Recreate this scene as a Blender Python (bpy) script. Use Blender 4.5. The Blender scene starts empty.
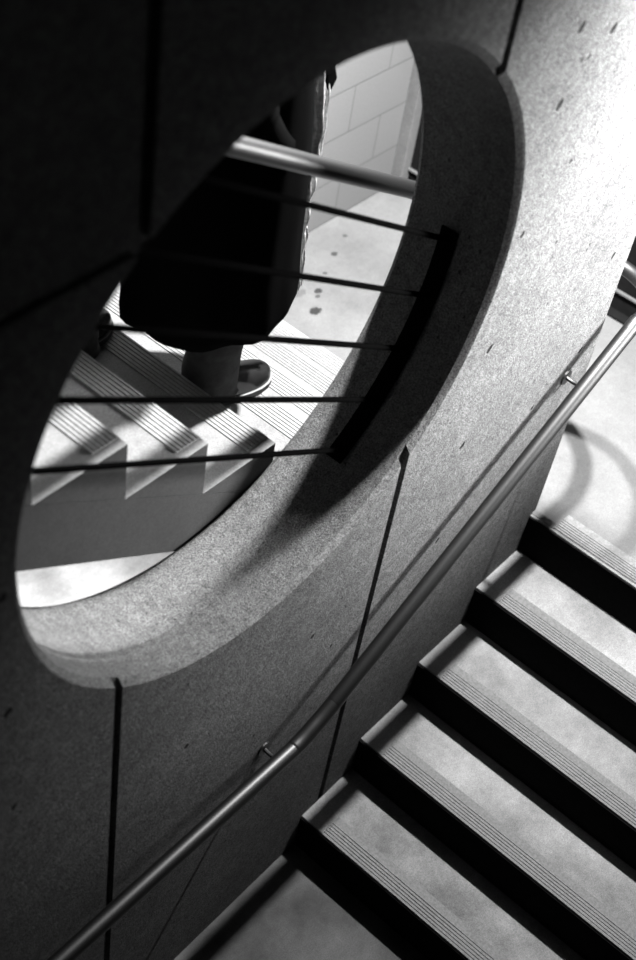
import bpy, bmesh, math, random
from mathutils import Vector, Matrix
random.seed(4)
D = bpy.data
C = bpy.context.scene.collection
FL = 4.392                     # height of the eye above the lower floor; all heights below are metres above that floor

# ------------------------------------------------------------------ helpers
def link(name, me, mat, parent=None, smooth=False):
    o = D.objects.new(name, me); C.objects.link(o)
    for m in (mat if isinstance(mat, (list, tuple)) else [mat]):
        me.materials.append(m)
    if parent: o.parent = parent
    if smooth:
        for p in me.polygons: p.use_smooth = True
    return o
def from_bm(name, bm, mat, parent=None, smooth=False, bevel=0.0, seg=2):
    bmesh.ops.recalc_face_normals(bm, faces=bm.faces[:])
    me = D.meshes.new(name); bm.to_mesh(me); bm.free()
    o = link(name, me, mat, parent, smooth)
    if bevel:
        md = o.modifiers.new('bevel', 'BEVEL'); md.width = bevel; md.segments = seg; md.limit_method = 'ANGLE'
        md.angle_limit = math.radians(40)
    return o
def box(bm, x0, x1, y0, y1, z0, z1, mi=0):
    v = [bm.verts.new((x, y, z)) for x in (x0, x1) for y in (y0, y1) for z in (z0, z1)]
    for idx in ((0,1,3,2),(4,6,7,5),(0,4,5,1),(2,3,7,6),(0,2,6,4),(1,5,7,3)):
        bm.faces.new([v[i] for i in idx]).material_index = mi
def prism_y(bm, pts, y0, y1):
    a = [bm.verts.new((x, y0, z)) for x, z in pts]; b = [bm.verts.new((x, y1, z)) for x, z in pts]
    n = len(pts)
    bm.faces.new(a); bm.faces.new(b[::-1])
    for i in range(n):
        bm.faces.new([a[i], a[(i+1) % n], b[(i+1) % n], b[i]])
def tube(bm, pts, r, seg=16, cap=True):
    pts = [Vector(p) for p in pts]; rings = []
    t0 = (pts[1]-pts[0]).normalized()
    up = Vector((0,0,1)) if abs(t0.z) < .9 else Vector((1,0,0))
    nrm = (up - t0*up.dot(t0)).normalized()
    for i, p in enumerate(pts):
        t = (pts[min(i+1, len(pts)-1)] - pts[max(i-1, 0)]).normalized()
        nrm = (nrm - t*nrm.dot(t)).normalized(); bn = t.cross(nrm)
        rr = r[i] if isinstance(r, (list, tuple)) else r
        rings.append([bm.verts.new(p + (nrm*math.cos(a)+bn*math.sin(a))*rr) for a in [2*math.pi*k/seg for k in range(seg)]])
    for A, B in zip(rings, rings[1:]):
        for k in range(seg):
            bm.faces.new([A[k], A[(k+1) % seg], B[(k+1) % seg], B[k]])
    if cap:
        bm.faces.new(rings[0][::-1]); bm.faces.new(rings[-1])
def loft(bm, rings, cap0=True, cap1=True, closed=True):
    R = [[bm.verts.new(p) for p in r] for r in rings]; n = len(R[0])
    for A, B in zip(R, R[1:]):
        for k in range(n if closed else n-1):
            bm.faces.new([A[k], A[(k+1) % n], B[(k+1) % n], B[k]])
    if cap0: bm.faces.new(R[0][::-1])
    if cap1: bm.faces.new(R[-1])
def smooth_path(pts, n=8):
    P = [Vector(p) for p in pts]; out = []
    for i in range(len(P)-1):
        p0, p1, p2, p3 = P[max(i-1,0)], P[i], P[i+1], P[min(i+2,len(P)-1)]
        for k in range(n):
            t = k/n
            out.append(.5*((2*p1)+(p2-p0)*t+(2*p0-5*p1+4*p2-p3)*t*t+(3*p1-p0-3*p2+p3)*t**3))
    out.append(P[-1]); return out
def empty(name, loc, label, cat, group=None):
    o = D.objects.new(name, None); C.objects.link(o); o.location = loc; o.empty_display_size = .1
    o['label'] = label; o['category'] = cat
    if group: o['group'] = group
    return o
def keep(o, parent):           # parent, leaving the part where it was modelled
    o.parent = parent; o.location = -Vector(parent.location); return o
def structure(o): o['kind'] = 'structure'; return o

# ------------------------------------------------------------------ materials
class NT:
    def __init__(s, name):
        s.m = D.materials.new(name); s.m.use_nodes = True; s.t = s.m.node_tree; s.t.nodes.clear()
        s.out = s.n('ShaderNodeOutputMaterial'); s.b = s.n('ShaderNodeBsdfPrincipled')
        s.t.links.new(s.b.outputs[0], s.out.inputs[0])
        s.co = s.n('ShaderNodeTexCoord').outputs['Object']
    def n(s, t, **kw):
        x = s.t.nodes.new(t)
        for k, v in kw.items(): setattr(x, k, v)
        return x
    def L(s, a, b): s.t.links.new(a, b)
    def noise(s, scale, detail=4, rough=.6, vec=None):
        x = s.n('ShaderNodeTexNoise'); x.inputs['Scale'].default_value = scale
        x.inputs['Detail'].default_value = detail; x.inputs['Roughness'].default_value = rough
        s.L(vec or s.co, x.inputs['Vector']); return x.outputs[0]
    def ramp(s, f, stops):
        x = s.n('ShaderNodeValToRGB'); e = x.color_ramp.elements
        while len(e) < len(stops): e.new(.5)
        for el, (p, v) in zip(e, stops): el.position = p; el.color = (v, v, v, 1)
        s.L(f, x.inputs[0]); return x.outputs[0]
    def math(s, op, a, b):
        x = s.n('ShaderNodeMath', operation=op)
        for i, v in enumerate((a, b)):
            if isinstance(v, (int, float)): x.inputs[i].default_value = v
            else: s.L(v, x.inputs[i])
        return x.outputs[0]
    def color(s, v):
        x = s.n('ShaderNodeCombineColor')
        for i in range(3): s.L(v, x.inputs[i])
        s.L(x.outputs[0], s.b.inputs['Base Color'])
    def bump(s, h, strength, dist):
        x = s.n('ShaderNodeBump'); x.inputs['Strength'].default_value = strength; x.inputs['Distance'].default_value = dist
        s.L(h, x.inputs['Height']); s.L(x.outputs[0], s.b.inputs['Normal'])
def flat(name, v, rough=.6, metal=0.0, nscale=60, amt=.15, bump=.0):
    t = NT(name); f = t.noise(nscale, 5)
    t.color(t.ramp(f, [(.3, v*(1-amt)), (.7, v*(1+amt))]))
    t.b.inputs['Roughness'].default_value = rough; t.b.inputs['Metallic'].default_value = metal
    if bump: t.bump(f, bump, .004)
    if not metal and v < .02 and rough > .8: t.b.inputs['Specular IOR Level'].default_value = .01
    return t.m
def concrete(name, v, pits=None, speck=.5, bump=.5, blotch=.25, holes=True, stains=None):
    t = NT(name)
    big = t.ramp(t.noise(2.2, 5, .6), [(.3, 1-blotch), (.7, 1+blotch*.5)])
    mid = t.ramp(t.noise(38, 6, .75), [(.3, 1-speck*.45), (.68, 1+speck*.3)])
    fine = t.ramp(t.noise(210, 3, .8), [(.34, 1-speck), (.66, 1+speck*.45)])
    k = t.math('MULTIPLY', t.math('MULTIPLY', big, mid), t.math('MULTIPLY', fine, v))
    h = t.math('ADD', t.math('MULTIPLY', fine, .5), mid)
    if holes:                                     # small bug holes from air bubbles, their inner shade put into the colour
        mp = t.n('ShaderNodeMapping'); mp.inputs['Rotation'].default_value = (0, math.radians(35), 0)
        mp.inputs['Scale'].default_value = (1, 1, .45); t.L(t.co, mp.inputs['Vector'])
        mp2 = mp.outputs[0]
        for sc, th in ((26, .085), (60, .10)):
            vo = t.n('ShaderNodeTexVoronoi'); vo.inputs['Scale'].default_value = sc; t.L(mp2, vo.inputs['Vector'])
            pick = t.math('GREATER_THAN', t.n('ShaderNodeSeparateColor').outputs[0], .62)
            sep = pick.node.inputs[0].links[0].from_node; t.L(vo.outputs['Color'], sep.inputs[0])
            m = t.math('MULTIPLY', t.math('LESS_THAN', vo.outputs['Distance'], th), pick)
            k = t.math('MULTIPLY', k, t.math('SUBTRACT', 1, t.math('MULTIPLY', m, .72)))
            h = t.math('SUBTRACT', h, t.math('MULTIPLY', m, 2.0))
    for (px, py, pz, rx, rz, ang, dark) in (pits or []) + (stains or []):   # single larger voids, shade of their depth coloured in, and floor spots
        mp = t.n('ShaderNodeMapping', vector_type='TEXTURE')
        mp.inputs['Location'].default_value = (px, py, pz)
        mp.inputs['Rotation'].default_value = (0, -ang, 0)
        mp.inputs['Scale'].default_value = (rx, .3, rz) if not stains else (rx, rz, .3)
        t.L(t.co, mp.inputs['Vector'])
        ln = t.n('ShaderNodeVectorMath', operation='LENGTH'); t.L(mp.outputs[0], ln.inputs[0])
        w = t.math('ADD', ln.outputs['Value'], t.math('MULTIPLY', t.math('SUBTRACT', t.noise(90, 2), .5), .9))
        m = t.n('ShaderNodeMapRange', interpolation_type='SMOOTHSTEP'); t.L(w, m.inputs[0])
        m.inputs[1].default_value = .75; m.inputs[2].default_value = 1.1; m.inputs[3].default_value = 1; m.inputs[4].default_value = 0
        k = t.math('MULTIPLY', k, t.math('SUBTRACT', 1, t.math('MULTIPLY', m.outputs[0], dark)))
        if not stains: h = t.math('SUBTRACT', h, t.math('MULTIPLY', m.outputs[0], 3.0))
    t.color(k); t.b.inputs['Roughness'].default_value = .85; t.b.inputs['Specular IOR Level'].default_value = .25
    t.bump(h, bump, .004)
    return t.m

A35 = math.radians(48)
PITS = [(2.565,3.033,1.5),(2.567,2.844,1.6),(2.726,2.98,1.5),(2.612,2.939,.7),(2.643,2.936,.9),(2.715,2.633,.8),(2.571,2.482,1.2),
        (3.197,2.116,1.2),(2.574,2.108,1.4),(3.203,1.746,1.2),(2.58,1.743,1.3),(2.981,1.64,.9),(.943,2.092,1.3),(.945,1.733,1.0),
        (1.503,1.36,1.0),(.947,2.449,1.2),(2.599,1.316,1.0),(1.998,1.377,1.0),(2.111,1.23,.8),(2.78,2.36,.6),(3.0,2.25,.5)]
M_wall = concrete('cast_concrete', .17, [(x, 1.23, z, .0105*s, .0072*s, A35, .97) for x, z, s in PITS], speck=.8, bump=.7)
M_tread = concrete('tread_concrete', .26, speck=.35, bump=.25, blotch=.6, holes=False)
M_treadfar = concrete('pale_tread_concrete', .27, speck=.3, bump=.25, blotch=.3, holes=False)
M_floor = concrete('landing_concrete', .135, speck=.2, bump=.15, blotch=.3, holes=False,
    stains=[(3.541,2.484,FL-3.463,.030,.024,0,.85),(3.648,2.561,FL-3.463,.020,.016,0,.8),(3.62,2.54,FL-3.463,.014,.010,0,.6),
            (3.575,2.60,FL-3.463,.035,.02,0,.3),(3.891,2.681,FL-3.463,.018,.014,0,.7),(4.026,2.734,FL-3.463,.012,.012,0,.5),(3.76,2.62,FL-3.463,.012,.01,0,.6)])
M_lowfloor = concrete('lower_floor_concrete', .10, speck=.3, bump=.2, blotch=.7, holes=False)
M_strip = flat('grooved_nosing_strip', .12, .75, 0, 120, .3, .2)
M_stripfar = flat('pale_nosing_strip', .24, .75, 0, 120, .2, .2)
M_riser = flat('near_black_riser', .006, .9, 0, 60, .3)  # even near-black colour on the riser faces
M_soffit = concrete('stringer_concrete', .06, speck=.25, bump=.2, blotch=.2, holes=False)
M_rail = flat('brushed_steel_tube', .065, .45, 1.0, 200, .06)
M_bar = flat('dark_painted_bar', .0015, .9, 0, 80, .2)
M_dark = flat('dark_door_paint', .008, .85, 0, 20, .2)
M_frame = concrete('door_frame_paint', .12, speck=.3, bump=.1, blotch=.3, holes=False)
M_coat = flat('black_wool_coat', .003, .95, 0, 300, .4, .3)
M_lining = flat('pale_fleece_lining', .45, .95, 0, 90, .45, .8)
M_trouser = flat('dark_denim', .03, .9, 0, 26, .5, .4)
M_leather = flat('polished_black_leather', .012, .2, 0, 30, .3, .1)
M_sole = flat('shoe_sole', .02, .6, 0, 60, .2)
M_welt = flat('pale_shoe_welt', .2, .6, 0, 60, .1)
M_skin = flat('skin', .35, .55, 0, 40, .08)
M_hair = flat('dark_hair', .02, .6, 0, 200, .4, .4)

def block_wall_material():
    t = NT('painted_block_wall')
    mp = t.n('ShaderNodeMapping'); t.L(t.co, mp.inputs['Vector'])
    sep = t.n('ShaderNodeSeparateXYZ'); t.L(t.co, sep.inputs[0])
    com = t.n('ShaderNodeCombineXYZ'); t.L(sep.outputs[0], com.inputs[0])
    t.L(t.math('SUBTRACT', sep.outputs[2], FL-3.463), com.inputs[1])
    b = t.n('ShaderNodeTexBrick'); t.L(com.outputs[0], b.inputs['Vector'])
    b.inputs['Scale'].default_value = 1; b.inputs['Brick Width'].default_value = .43; b.inputs['Row Height'].default_value = .216
    b.inputs['Mortar Size'].default_value = .0035; b.inputs['Mortar Smooth'].default_value = .3
    b.inputs['Color1'].default_value = (.12,)*3+(1,); b.inputs['Color2'].default_value = (.128,)*3+(1,); b.inputs['Mortar'].default_value = (.075,)*3+(1,)
    f = t.ramp(t.noise(120, 4, .7), [(.3, .86), (.7, 1.08)])
    k = t.n('ShaderNodeSeparateColor'); t.L(b.outputs['Color'], k.inputs[0])
    t.color(t.math('MULTIPLY', k.outputs[0], f)); t.b.inputs['Roughness'].default_value = .7
    t.bump(t.math('SUBTRACT', f, b.outputs['Fac']), .4, .004)
    return t.m
M_block = block_wall_material()

# ------------------------------------------------------------------ the wall between the two flights
Y0, Y1 = 1.23, 1.53                 # its two faces
CX, CZ, RAD = 1.752, FL-1.929, .758 # the round opening
XE = 3.315                          # its free end
def temp(bm):
    bmesh.ops.recalc_face_normals(bm, faces=bm.faces[:])
    me = D.meshes.new('cutter'); bm.to_mesh(me); bm.free(); o = D.objects.new('cutter', me); C.objects.link(o); return o
bm = bmesh.new(); box(bm, -2.2, XE, Y0, Y1, -.02, FL+.6)
wall = from_bm('wall_middle', bm, M_wall); structure(wall)
cut = []
bm = bmesh.new(); N = 256                       # hole with a small chamfer at each rim
prof = [(Y0-.02, RAD+.036), (Y0, RAD+.016), (Y0+.005, RAD+.0105), (Y0+.016, RAD), (Y1-.014, RAD), (Y1, RAD+.012), (Y1+.02, RAD+.032)]
loft(bm, [[(CX+r*math.cos(2*math.pi*k/N), y, CZ+r*math.sin(2*math.pi*k/N)) for k in range(N)] for y, r in prof]); cut.append(temp(bm))
def groove(x0, x1, z0, z1):
    bm = bmesh.new(); box(bm, x0, x1, Y0-.02, Y0+.018, z0, z1); cut.append(temp(bm))
groove(1.237, 1.261, -.5, CZ); groove(1.245, 1.274, CZ, FL+1)
groove(2.259, 2.288, -.5, CZ); groove(2.254, 2.282, CZ, FL+1)
groove(-3, 1.6, FL-1.334, FL-1.313)
for c in cut:
    md = wall.modifiers.new('cut', 'BOOLEAN'); md.object = c; md.operation = 'DIFFERENCE'; md.solver = 'EXACT'
dg = bpy.context.evaluated_depsgraph_get(); dg.update()
me = D.meshes.new_from_object(wall.evaluated_get(dg)); wall.modifiers.clear(); wall.data = me
for c in cut: D.objects.remove(c)
bv = wall.modifiers.new('bevel', 'BEVEL'); bv.width = .003; bv.segments = 2; bv.limit_method = 'ANGLE'; bv.angle_limit = math.radians(60)

# ------------------------------------------------------------------ floors, landing, outer walls
bm = bmesh.new(); box(bm, -2.2, 5.0, -.45, 2.85, -.15, 0); structure(from_bm('floor', bm, M_lowfloor))
LZ = FL-3.465
bm = bmesh.new(); prism = [(3.289, -.45), (4.48, -.45), (4.48, 2.85), (3.21, 2.85), (3.21, Y1), (XE, Y1), (XE, Y0), (3.289, Y0)]
a = [bm.verts.new((x, y, LZ-.2)) for x, y in prism]; b = [bm.verts.new((x, y, LZ)) for x, y in prism]
bm.faces.new(a[::-1]); bm.faces.new(b)
for i in range(len(prism)): j = (i+1) % len(prism); bm.faces.new([a[i], a[j], b[j], b[i]])
structure(from_bm('floor_landing', bm, M_floor))
bm = bmesh.new(); box(bm, -2.2, 4.6, 2.85, 3.05, -.15, FL+.6); structure(from_bm('wall_outer', bm, M_block))
bm = bmesh.new(); box(bm, -2.4, -2.2, -.45, 3.05, -.15, FL+.6); structure(from_bm('wall_back', bm, M_soffit))
bm = bmesh.new()                                                  # end wall around the dark door
box(bm, 4.48, 4.68, -.45, .25, LZ-.3, FL+.6); box(bm, 4.48, 4.68, .25, 2.845, LZ+2.1, FL+.6); box(bm, 4.50, 4.68, .25, 2.845, LZ-.3, LZ-.002)
structure(from_bm('wall_end', bm, M_frame))
bm = bmesh.new(); box(bm, 4.53, 4.58, .31, 2.795, LZ+.002, LZ+2.04)
dr = structure(from_bm('door_1', bm, M_dark, bevel=.004))
bm = bmesh.new(); box(bm, 4.475, 4.60, 2.795, 2.85, LZ, LZ+2.1); box(bm, 4.475, 4.60, .25, .31, LZ, LZ+2.1); box(bm, 4.475, 4.60, .31, 2.795, LZ+2.04, LZ+2.1)
o = from_bm('door_frame', bm, M_frame, bevel=.003); o.parent = dr
bm = bmesh.new(); box(bm, 4.515, 4.53, 2.715, 2.727, LZ+.02, LZ+2.02); box(bm, 4.515, 4.53, .31, 2.795, LZ+.10, LZ+.108)  # upright strip: glint on the stile modelled in pale paint; low strip: trim
o = from_bm('door_glint_trim', bm, M_frame); o.parent = dr
bm = bmesh.new(); box(bm, 4.48, 4.53, .31, 2.795, LZ-.002, LZ+.012)
o = from_bm('threshold', bm, M_dark); o.parent = dr

# ------------------------------------------------------------------ stair flights
def strip_profile(x, z, width, ng, sgn, pitch=.0105, g=.004, depth=.004, t=.003):
    """cross-section of a tread's grooved strip; sgn = +1 when the tread runs towards +x from its front edge at x"""
    pts = [(x+sgn*.001, z-.001)]; pts.append((x+sgn*.001, z+t)); u = .008
    for i in range(ng):
        pts += [(x+sgn*u, z+t), (x+sgn*(u+.0006), z+t-depth), (x+sgn*(u+g-.0006), z+t-depth), (x+sgn*(u+g), z+t)]; u += pitch
    pts += [(x+sgn*width, z+t), (x+sgn*width, z-.001)]
    lo = min(p[1] for p in pts)
    return pts[1:-1] + [(x+sgn*width, z-.006), (x+sgn*.001, z-.006)]
# flight in front of the wall
st = empty('concrete_staircase', (2.7, .4, 0), 'near concrete stair flight with black risers rising beside the wall to the landing', 'stairs')
T1, H1 = .28, .185
for k in range(5):
    x = 3.289-T1*k; zt = LZ-H1*k; yend = Y0-.0015
    x1 = (x+T1) if k else x+.10
    bm = bmesh.new(); box(bm, x+.004, (x1+.05) if k else 3.289+.0, -.45, yend, 0 if k else 0, zt) if k else None
    if k == 0:
        bm.free(); bm = bmesh.new(); box(bm, 3.289-.012, 3.289, -.45, yend, LZ-.21, LZ-.001)
    s = from_bm('step', bm, M_tread, bevel=.002); keep(s, st)
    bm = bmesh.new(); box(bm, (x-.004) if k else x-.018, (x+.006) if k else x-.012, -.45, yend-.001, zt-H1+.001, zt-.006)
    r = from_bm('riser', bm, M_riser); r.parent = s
    bm = bmesh.new(); prism_y(bm, strip_profile(x if k else x+.001, zt, .092, 5, 1, .0115, .0045, .0035), -.45, Y0-.098)
    n = from_bm('nosing_strip', bm, M_strip); n.parent = s
# flight behind the wall, rising back towards the left
sf = empty('concrete_staircase', (2.0, 2.2, 0), 'pale far concrete stair flight with grooved treads, seen through the round opening', 'stairs')
T2, H2 = .2775, .1828; NS = 15
def n2(k): return 3.213-T2*(k-1), FL-3.28+H2*(k-1)
for k in range(1, NS+1):
    x, z = n2(k)
    bm = bmesh.new(); prism_y(bm, [(x, z), (x-T2+.002, z), (x, z-H2+.002)], Y1+.002, 2.848)
    s = from_bm('step', bm, [M_treadfar, M_soffit]); keep(s, sf)
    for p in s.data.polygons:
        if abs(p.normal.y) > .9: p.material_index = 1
    bm = bmesh.new(); prism_y(bm, strip_profile(x, z, .082, 6, -1, .0125, .0034, .0024), Y1+.03, 2.845)
    n = from_bm('nosing_strip', bm, M_stripfar); n.parent = s
bm = bmesh.new(); xa, za = n2(1); xb, zb = n2(NS)           # sloping soffit slab under the steps
prism_y(bm, [(xa, za-H2), (xa, za-.395), (xb-T2, zb-.395+H2), (xb-T2, zb)], Y1+.002, 2.848)
keep(from_bm('soffit_slab', bm, M_soffit), sf)

# ------------------------------------------------------------------ handrail that wraps round the end of the wall
hr = empty('handrail', (3.4, 1.38, LZ), 'steel tube handrail climbing along the wall and looping round its free end', 'handrail')
pn, pf, pr = 1.148, 1.612, .0245
s1 = .581
def zn(x): return FL-3.334+s1*(x-2.027)
def zf(x): return FL-2.028-.579*(x-2.66)
path = [(-.6, pn, FL-3.378), (1.0, pn, FL-3.378), (1.80, pn, FL-3.378), (1.90, pn, FL-3.375), (1.97, pn, FL-3.355), (2.05, pn, zn(2.05)), (2.2, pn, zn(2.2)), (3.25, pn, zn(3.25)), (3.36, pn, zn(3.36)-.006), (3.45, pn+.004, FL-2.575),
        (3.56, pn+.05, FL-2.605), (3.635, pn+.14, FL-2.62), (3.655, 1.38, FL-2.62), (3.635, pf-.14, FL-2.61), (3.56, pf-.05, FL-2.57),
        (3.45, pf-.004, FL-2.50), (3.33, pf, zf(3.33)), (3.1, pf, zf(3.1)), (.2, pf, zf(.2))]
bm = bmesh.new(); tube(bm, smooth_path(path, 10), pr, 24)
keep(from_bm('tube', bm, M_rail, smooth=True), hr)
def bracket(x, z, side):
    yw = Y0 if side < 0 else Y1; yr = pn if side < 0 else pf
    bm = bmesh.new()
    tube(bm, smooth_path([(x, yw-side*.002, z-.055), (x, yw+side*.035, z-.058), (x, yr, z-.045), (x, yr, z-.015)], 6), .0065, 10)
    n = 20; loft(bm, [[(x+.026*math.cos(2*math.pi*i/n), y, z-.055+.026*math.sin(2*math.pi*i/n)) for i in range(n)] for y in (yw-side*.004, yw+side*.006)])
    keep(from_bm('bracket', bm, M_rail, smooth=False), hr)
for x in (3.16, 1.86, .6): bracket(x, zn(x) if x > 2 else FL-3.378, -1)
for x in (3.3, 1.2): bracket(x, zf(x), 1)

# ------------------------------------------------------------------ bars across the opening
gr = empty('guard_bars', (CX, 1.39, CZ-.75), 'five thin dark steel bars sloping across the round opening', 'railing')
YB = 1.392
ends = []
for k in range(5):
    c = FL-1.525-.183*k - CZ; m = -.616; rr = RAD-.004
    A = 1+m*m; B = 2*m*c; Q = c*c-rr*rr; s = math.sqrt(B*B-4*A*Q)
    x1, x2 = (-B-s)/2/A, (-B+s)/2/A
    bm = bmesh.new(); tube(bm, [(CX+x1, YB, CZ+m*x1+c), (CX+x2, YB, CZ+m*x2+c)], .0075, 14)
    keep(from_bm('bar', bm, M_bar, smooth=False), gr); ends.append((math.atan2(m*x1+c, x1), math.atan2(m*x2+c, x2)))
def flatbar(a0, a1):
    bm = bmesh.new(); n = 48; R = []
    for i in range(n+1):
        a = a0+(a1-a0)*i/n; ca, sa = math.cos(a), math.sin(a)
        R.append([(CX+r*ca, y, CZ+r*sa) for r, y in ((RAD-.001, YB-.025), (RAD-.009, YB-.025), (RAD-.009, YB+.025), (RAD-.001, YB+.025))])
    loft(bm, R); keep(from_bm('flat_bar', bm, M_bar), gr)
flatbar(ends[0][1]+.04, ends[4][1]-.04)
la = [(a if a > 0 else a+2*math.pi) for a, _ in ends]; flatbar(min(la)-.04, max(la)+.04)

# ------------------------------------------------------------------ the person on the far flight
ZT3 = n2(3)[1]+.003; ZT4 = n2(4)[1]+.003
PX, PY = 2.50, 2.12
def P(name, bm, mat, **kw):
    # the trunk leans over the front foot: shift everything above the shins sideways, feet stay where they stand
    full = name in ('coat', 'sleeve', 'pocket_flap')
    for v in bm.verts:
        f = 1 if full else 0 if name in ('shoe', 'coat_lining', 'lapel') else max(0, min(1, (v.co.z-(ZT3+.12))/.45))
        v.co.x -= .022*f; v.co.y -= .065*f
    return keep(from_bm(name, bm, mat, **kw), person)
def Q(name, bm, mat, **kw):
    o = P(name, bm, mat, **kw); o.parent = coat; o.location = (0, 0, 0); return o
person = empty('person', (PX, PY, ZT3), 'person in a long black coat and dark trousers stepping down the far stairs', 'person')
def sub(o, lv=2):
    m = o.modifiers.new('sub', 'SUBSURF'); m.levels = lv; m.render_levels = lv
# body: one continuous skinned figure
V = {}; E = []; RR = []
verts = []
def jv(n, x, y, z, r): V[n] = len(verts); verts.append((x, y, z)); RR.append(r)
H = ZT3
jv('pelvis', 2.43, 2.12, H+.93, .13); jv('waist', 2.44, 2.12, H+1.08, .12); jv('chest', 2.45, 2.12, H+1.27, .14); jv('neckb', 2.455, 2.12, H+1.45, .075)
jv('neck', 2.475, 2.12, H+1.52, .055); jv('skull', 2.50, 2.12, H+1.60, .075); jv('crown', 2.50, 2.12, H+1.69, .09); jv('top', 2.49, 2.12, H+1.735, .055)
E += [('pelvis','waist'),('waist','chest'),('chest','neckb'),('neckb','neck'),('neck','skull'),('skull','crown'),('crown','top')]
for s, nm in ((-1,'r'),(1,'l')):
    fx, fz = (2.40, ZT3) if s < 0 else (2.06, ZT4)
    fy = 2.03 if s < 0 else 2.27
    jv('hip'+nm, 2.43, 2.12+s*.085, H+.88, .095); jv('knee'+nm, (2.45+fx)/2+.06, (2.12+s*.085+fy)/2, fz+.49, .06)
    jv('calf'+nm, fx+.01, fy, fz+.34, .052); jv('ankle'+nm, fx, fy, fz+.09, .034); jv('foot'+nm, fx+.12, fy, fz+.04, .028)
    E += [('pelvis','hip'+nm),('hip'+nm,'knee'+nm),('knee'+nm,'calf'+nm),('calf'+nm,'ankle'+nm),('ankle'+nm,'foot'+nm)]
    jv('sh'+nm, 2.45, 2.12+s*.14, H+1.40, .055); jv('el'+nm, 2.315, 2.12+s*.16, H+1.12, .04)
    jv('wr'+nm, 2.39, 2.12+s*.15, H+.93, .028); jv('palm'+nm, 2.42, 2.12+s*.14, H+.88, .026)
    E += [('chest','sh'+nm),('sh'+nm,'el'+nm),('el'+nm,'wr'+nm),('wr'+nm,'palm'+nm)]
    for q, (dx, dy, L) in enumerate(((.02, .018, .9), (.03, .006, 1.), (.03, -.006, .93), (.02, -.018, .75))):   # four fingers curled in the pocket
        jv('k%s%d' % (nm, q), 2.44+dx, 2.12+s*.15+dy, H+.845, .009); jv('t%s%d' % (nm, q), 2.445+dx*.8, 2.12+s*.15+dy, H+.845-.045*L, .008)
        E += [('palm'+nm, 'k%s%d' % (nm, q)), ('k%s%d' % (nm, q), 't%s%d' % (nm, q))]
    jv('th'+nm, 2.465, 2.12+s*.125, H+.87, .010); E.append(('palm'+nm, 'th'+nm))
me = D.meshes.new('body'); me.from_pydata(verts, [(V[a], V[b]) for a, b in E], [])
body = D.objects.new('body', me); C.objects.link(body)
md = body.modifiers.new('skin', 'SKIN')
for i, sv in enumerate(me.skin_vertices[0].data): sv.radius = (RR[i], RR[i]); sv.use_root = (i == 0)
sub(body, 1)
dg = bpy.context.evaluated_depsgraph_get(); dg.update()
m2 = D.meshes.new_from_object(body.evaluated_get(dg)); D.objects.remove(body)
bm = bmesh.new(); bm.from_mesh(m2)
# nose, ears, lips and eye sockets grown onto the head
def ell(bm, c, r, n=12):
    ret = bmesh.ops.create_uvsphere(bm, u_segments=n, v_segments=n//2+2, radius=1)
    for v in ret['verts']: v.co = Vector((c[0]+v.co.x*r[0], c[1]+v.co.y*r[1], c[2]+v.co.z*r[2]))
hx, hz = 2.50, H+1.63
ell(bm, (hx+.02, 2.12, hz-.045), (.075, .062, .075), 20); ell(bm, (hx+.105, 2.12, hz-.02), (.020, .013, .028))
for s in (-1, 1): ell(bm, (hx-.005, 2.12+s*.088, hz-.01), (.018, .010, .032))
ell(bm, (hx+.088, 2.12, hz-.068), (.012, .024, .007))
fig = P('body', bm, M_skin, smooth=True)
for s in (-1, 1):
    bm = bmesh.new(); ell(bm, (hx+.082, 2.12+s*.032, hz+.012), (.010, .015, .007)); P('eye', bm, M_hair, smooth=True)
bm = bmesh.new(); ell(bm, (hx-.022, 2.12, hz+.04), (.107, .101, .108), 28)
for v in bm.verts:
    if v.co.x > hx+.05 and v.co.z < hz+.075: v.co.x = hx+.05
P('hair', bm, M_hair, smooth=True)
# trousers
def ring(cx, cy, z, rx, ry, n=28, tilt=0, wob=0, ph=0):
    return [(cx+rx*math.cos(a)*(1+wob*math.sin(5*a+ph)), cy+ry*math.sin(a)*(1+wob*math.sin(5*a+ph)), z+tilt*math.cos(a)) for a in [2*math.pi*i/n for i in range(n)]]
for s, fx, fy, fz in ((-1, 2.40, 2.03, ZT3), (1, 2.06, 2.27, ZT4)):
    bm = bmesh.new(); kx = (2.45+fx)/2+.06; ky = (2.12+s*.085+fy)/2
    loft(bm, [ring(fx+.012, fy, fz+.045, .100, .080, tilt=-.0, wob=.03), ring(fx+.008, fy, fz+.052, .092, .074, wob=.04),
              ring(fx+.012, fy, fz+.10, .088, .074, tilt=.02, wob=.04), ring(fx+.004, fy, fz+.15, .092, .076, tilt=.02, wob=.02, ph=1), ring(fx+.008, fy, fz+.20, .086, .072, tilt=.02, wob=.03, ph=1),
              ring(fx+.012, fy, fz+.25, .090, .074, tilt=.01, wob=.02, ph=2), ring(fx+.02, fy, fz+.34, .088, .076), ring(kx, ky, fz+.49, .088, .082), ring(2.43, 2.12+s*.085, H+.80, .115, .10), ring(2.43, 2.12+s*.07, H+1.0, .12, .09)], cap0=False)
    o = P('trouser_leg', bm, M_trouser, smooth=True); sub(o, 1)
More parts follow.
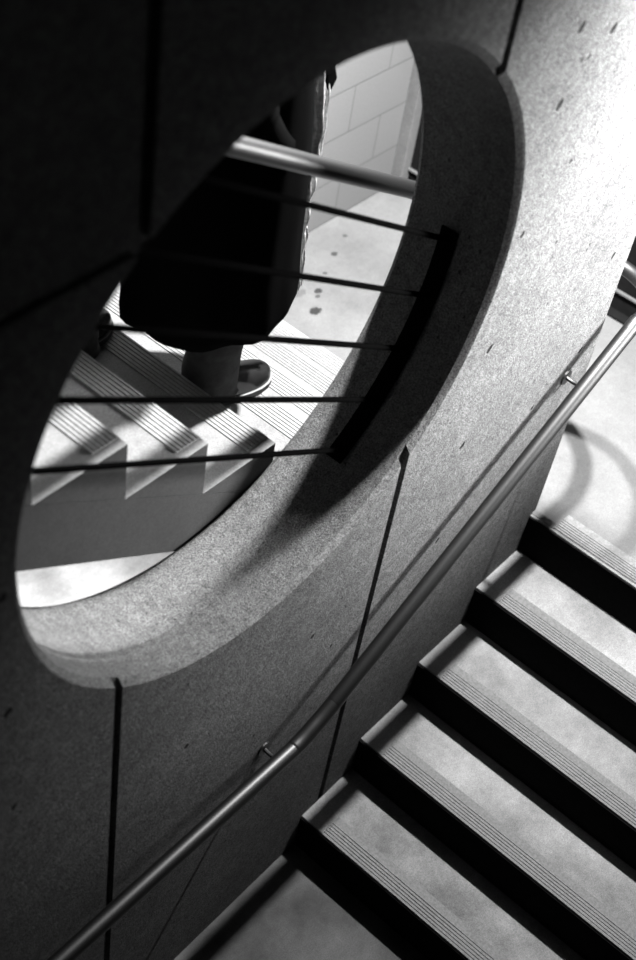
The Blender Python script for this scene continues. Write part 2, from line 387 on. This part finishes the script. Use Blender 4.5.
# shoes
def shoe(fx, fy, fz, yaw):
    # along the length u (0 heel .. 1 toe): half width, top height
    S = [(0, .022, .05), (.04, .030, .085), (.15, .036, .10), (.30, .037, .10), (.42, .038, .088), (.55, .044, .072), (.68, .050, .060), (.80, .050, .052), (.90, .042, .046), (.96, .030, .040), (1.0, .012, .030)]
    L = .32; c, s_ = math.cos(yaw), math.sin(yaw)
    def W(u, v, w): return (fx-.085+u*L*c-v*s_, fy+u*L*s_+v*c, fz+w)
    n = 20
    bm = bmesh.new(); R = []
    for u, hw, ht in S:
        R.append([W(u, hw*math.copysign(abs(math.cos(a))**.75, math.cos(a)), .022+(ht*1.5-.022)*max(0, math.sin(a))**.8 if math.sin(a) > 0 else .022) for a in [2*math.pi*i/n for i in range(n)]])
    loft(bm, R); up = P('shoe', bm, M_leather, smooth=True); sub(up, 1)
    def slab(h0, h1, g, name, mat):
        bm = bmesh.new(); top = [W(u, hw+g, h1) for u, hw, _ in S]+[W(u, -hw-g, h1) for u, hw, _ in S[::-1]]
        bot = [W(u, hw+g, h0) for u, hw, _ in S]+[W(u, -hw-g, h0) for u, hw, _ in S[::-1]]
        loft(bm, [bot, top]); o = from_bm(name, bm, mat, bevel=.002); o.parent = up; return o
    slab(.0, .018, .004, 'sole', M_sole); slab(.018, .022, .005, 'welt', M_welt)
shoe(2.385, 2.035, ZT3, math.radians(-10)); shoe(2.035, 2.275, ZT4, math.radians(6))
# long coat
bm = bmesh.new(); n = 56
def coat_ring(z, cx, cy, rx, ry, fold, front=0):
    out = []
    for i in range(n):
        a = 2*math.pi*i/n
        f = 1+fold*(math.sin(7*a+.6)+.6*math.sin(11*a+2))
        x = cx+rx*f*math.cos(a); y = cy+ry*f*math.sin(a)
        if abs(a-math.pi*2) < .30 or a < .30: x += front
        out.append((x, y, z))
    return out
hz0 = FL-2.55
loft(bm, [coat_ring(hz0+.012, 2.43, 2.135, .225, .20, .03), coat_ring(hz0, 2.435, 2.135, .255, .225, .035), coat_ring(hz0+.03, 2.435, 2.135, .257, .228, .035), coat_ring(hz0+.16, 2.435, 2.135, .25, .22, .03),
          coat_ring(H+.75, 2.435, 2.13, .24, .215, .02), coat_ring(H+.92, 2.435, 2.125, .215, .21, .015), coat_ring(H+1.10, 2.435, 2.12, .185, .20, .008), coat_ring(H+1.27, 2.45, 2.12, .185, .195, .005),
          coat_ring(H+1.38, 2.445, 2.12, .155, .19, 0), coat_ring(H+1.44, 2.45, 2.12, .11, .14, 0), coat_ring(H+1.48, 2.46, 2.12, .085, .085, 0), coat_ring(H+1.53, 2.455, 2.12, .10, .095, 0), coat_ring(H+1.50, 2.455, 2.12, .12, .12, 0)], cap0=False, cap1=False)
coat = P('coat', bm, M_coat, smooth=True)
for s in (-1, 1):
    bm = bmesh.new(); tube(bm, smooth_path([(2.45, 2.12+s*.13, H+1.40), (2.41, 2.12+s*.155, H+1.33), (2.315, 2.12+s*.16, H+1.12), (2.35, 2.12+s*.165, H+1.02), (2.42, 2.12+s*.165, H+.93)], 6), [.06]+[.068]*8+[.064]*8+[.055]*8, 18)
    Q('sleeve', bm, M_coat, smooth=True)
    bm = bmesh.new(); box(bm, -.08, .08, -.006, .006, -.02, .02)      # pocket flap over the hand
    for v in bm.verts: v.co = Vector((2.46+v.co.x*.8, 2.12+s*(.195-(v.co.x)*.35)+v.co.y, H+.915+v.co.z))
    Q('pocket_flap', bm, M_coat, bevel=.003)
# open front edge of the coat: pale fleece lining folded outward
bm = bmesh.new(); cols = 14; rows = 40; R = []
TB = [(0, 2.622, 2.690, 1.88), (.2, 2.655, 2.712, 2.07), (.32, 2.662, 2.705, 2.155), (.6, 2.625, 2.705, 2.35), (1, 2.655, 2.705, 2.608)]
for j in range(rows+1):
    v = j/rows
    for (v0, a0, b0, c0), (v1, a1, b1, c1) in zip(TB, TB[1:]):
        if v0 <= v <= v1+1e-9:
            t = (v-v0)/(v1-v0); xl, xr, z = a0+(a1-a0)*t, b0+(b1-b0)*t, FL-(c0+(c1-c0)*t)
    r = []
    for i in range(cols+1):
        u = i/cols
        r.append((xl+(xr-xl)*u+.003*math.sin(v*40+u*3), 1.96+.02*u+.011*math.sin(u*13+v*4)+.003*math.sin(v*50), z))
    R.append(r)
back = [[(x-.006, y+.014, z) for x, y, z in r] for r in R]
loft(bm, [f+b[::-1] for f, b in zip(R, back)])
o = Q('coat_lining', bm, M_lining, smooth=True); o['label'] = 'pale lining along the open front edge of the coat'
bm = bmesh.new(); prism_y(bm, [(2.655, FL-1.87), (2.694, FL-1.89), (2.716, FL-1.945), (2.688, FL-1.99)], 1.965, 1.985)
Q('lapel', bm, M_coat, bevel=.004)

person.location += Vector((-.17, -.13, H2))      # one tread higher, the front toe over the edge

# ------------------------------------------------------------------ light
def lamp(name, kind, loc, power, size=.1, aim=None, col=(1,1,1), **kw):
    l = D.lights.new(name, kind); l.energy = power; l.color = col
    if kind == 'AREA': l.shape = 'DISK'; l.size = size
    else: l.shadow_soft_size = size
    for k, v in kw.items(): setattr(l, k, v)
    o = D.objects.new(name, l); C.objects.link(o); o.location = loc
    if aim: o.rotation_euler = (Vector(aim)-Vector(loc)).to_track_quat('-Z', 'Y').to_euler()
    return o
lamp('ceiling_lamp_by_wall_end', 'AREA', (3.37, 1.105, FL-.85), 290, .07, (4.7, 1.105, 0))
lamp('sconce_across_the_stair', 'SPOT', (4.1, -.35, FL-1.75), 1350, .25, (3.08, 1.23, FL-2.1), spot_size=math.radians(64), spot_blend=1.0)
lamp('ceiling_lamp_far_landing', 'SPOT', (3.30, 1.70, FL-.5), 1150, .045, (2.5, 2.25, FL-2.9), spot_size=math.radians(100), spot_blend=.3)
lamp('lamp_under_far_flight', 'AREA', (1.75, 2.2, 1.25), 260, .3, (1.9, 2.4, 0))
w = D.worlds.new('world'); bpy.context.scene.world = w; w.use_nodes = True
w.node_tree.nodes['Background'].inputs[0].default_value = (.5, .5, .5, 1); w.node_tree.nodes['Background'].inputs[1].default_value = .008

# ------------------------------------------------------------------ camera
cam = D.cameras.new('camera'); co = D.objects.new('camera', cam); C.objects.link(co)
RX = Vector((0.650, -0.749, 0.131)); DN = Vector((-0.486, -0.541, -0.687)); FW = Vector((0.585, 0.383, -0.715))
FW.normalize(); RX = (RX-FW*RX.dot(FW)).normalized(); DN = FW.cross(RX)
co.matrix_world = Matrix.Translation((0, 0, FL)) @ Matrix((RX, -DN, -FW)).transposed().to_4x4()
cam.sensor_fit = 'VERTICAL'; cam.sensor_height = 36; cam.lens = 1363.0/960*36
cam.dof.use_dof = True; cam.dof.focus_distance = 4.1; cam.dof.aperture_fstop = 2.0
cam.clip_start = .05
sc = bpy.context.scene; sc.camera = co; sc.cycles.diffuse_bounces = 2
sc.view_settings.view_transform = 'Standard'; sc.view_settings.look = 'None'; sc.view_settings.gamma = 1; sc.view_settings.exposure = 0.0
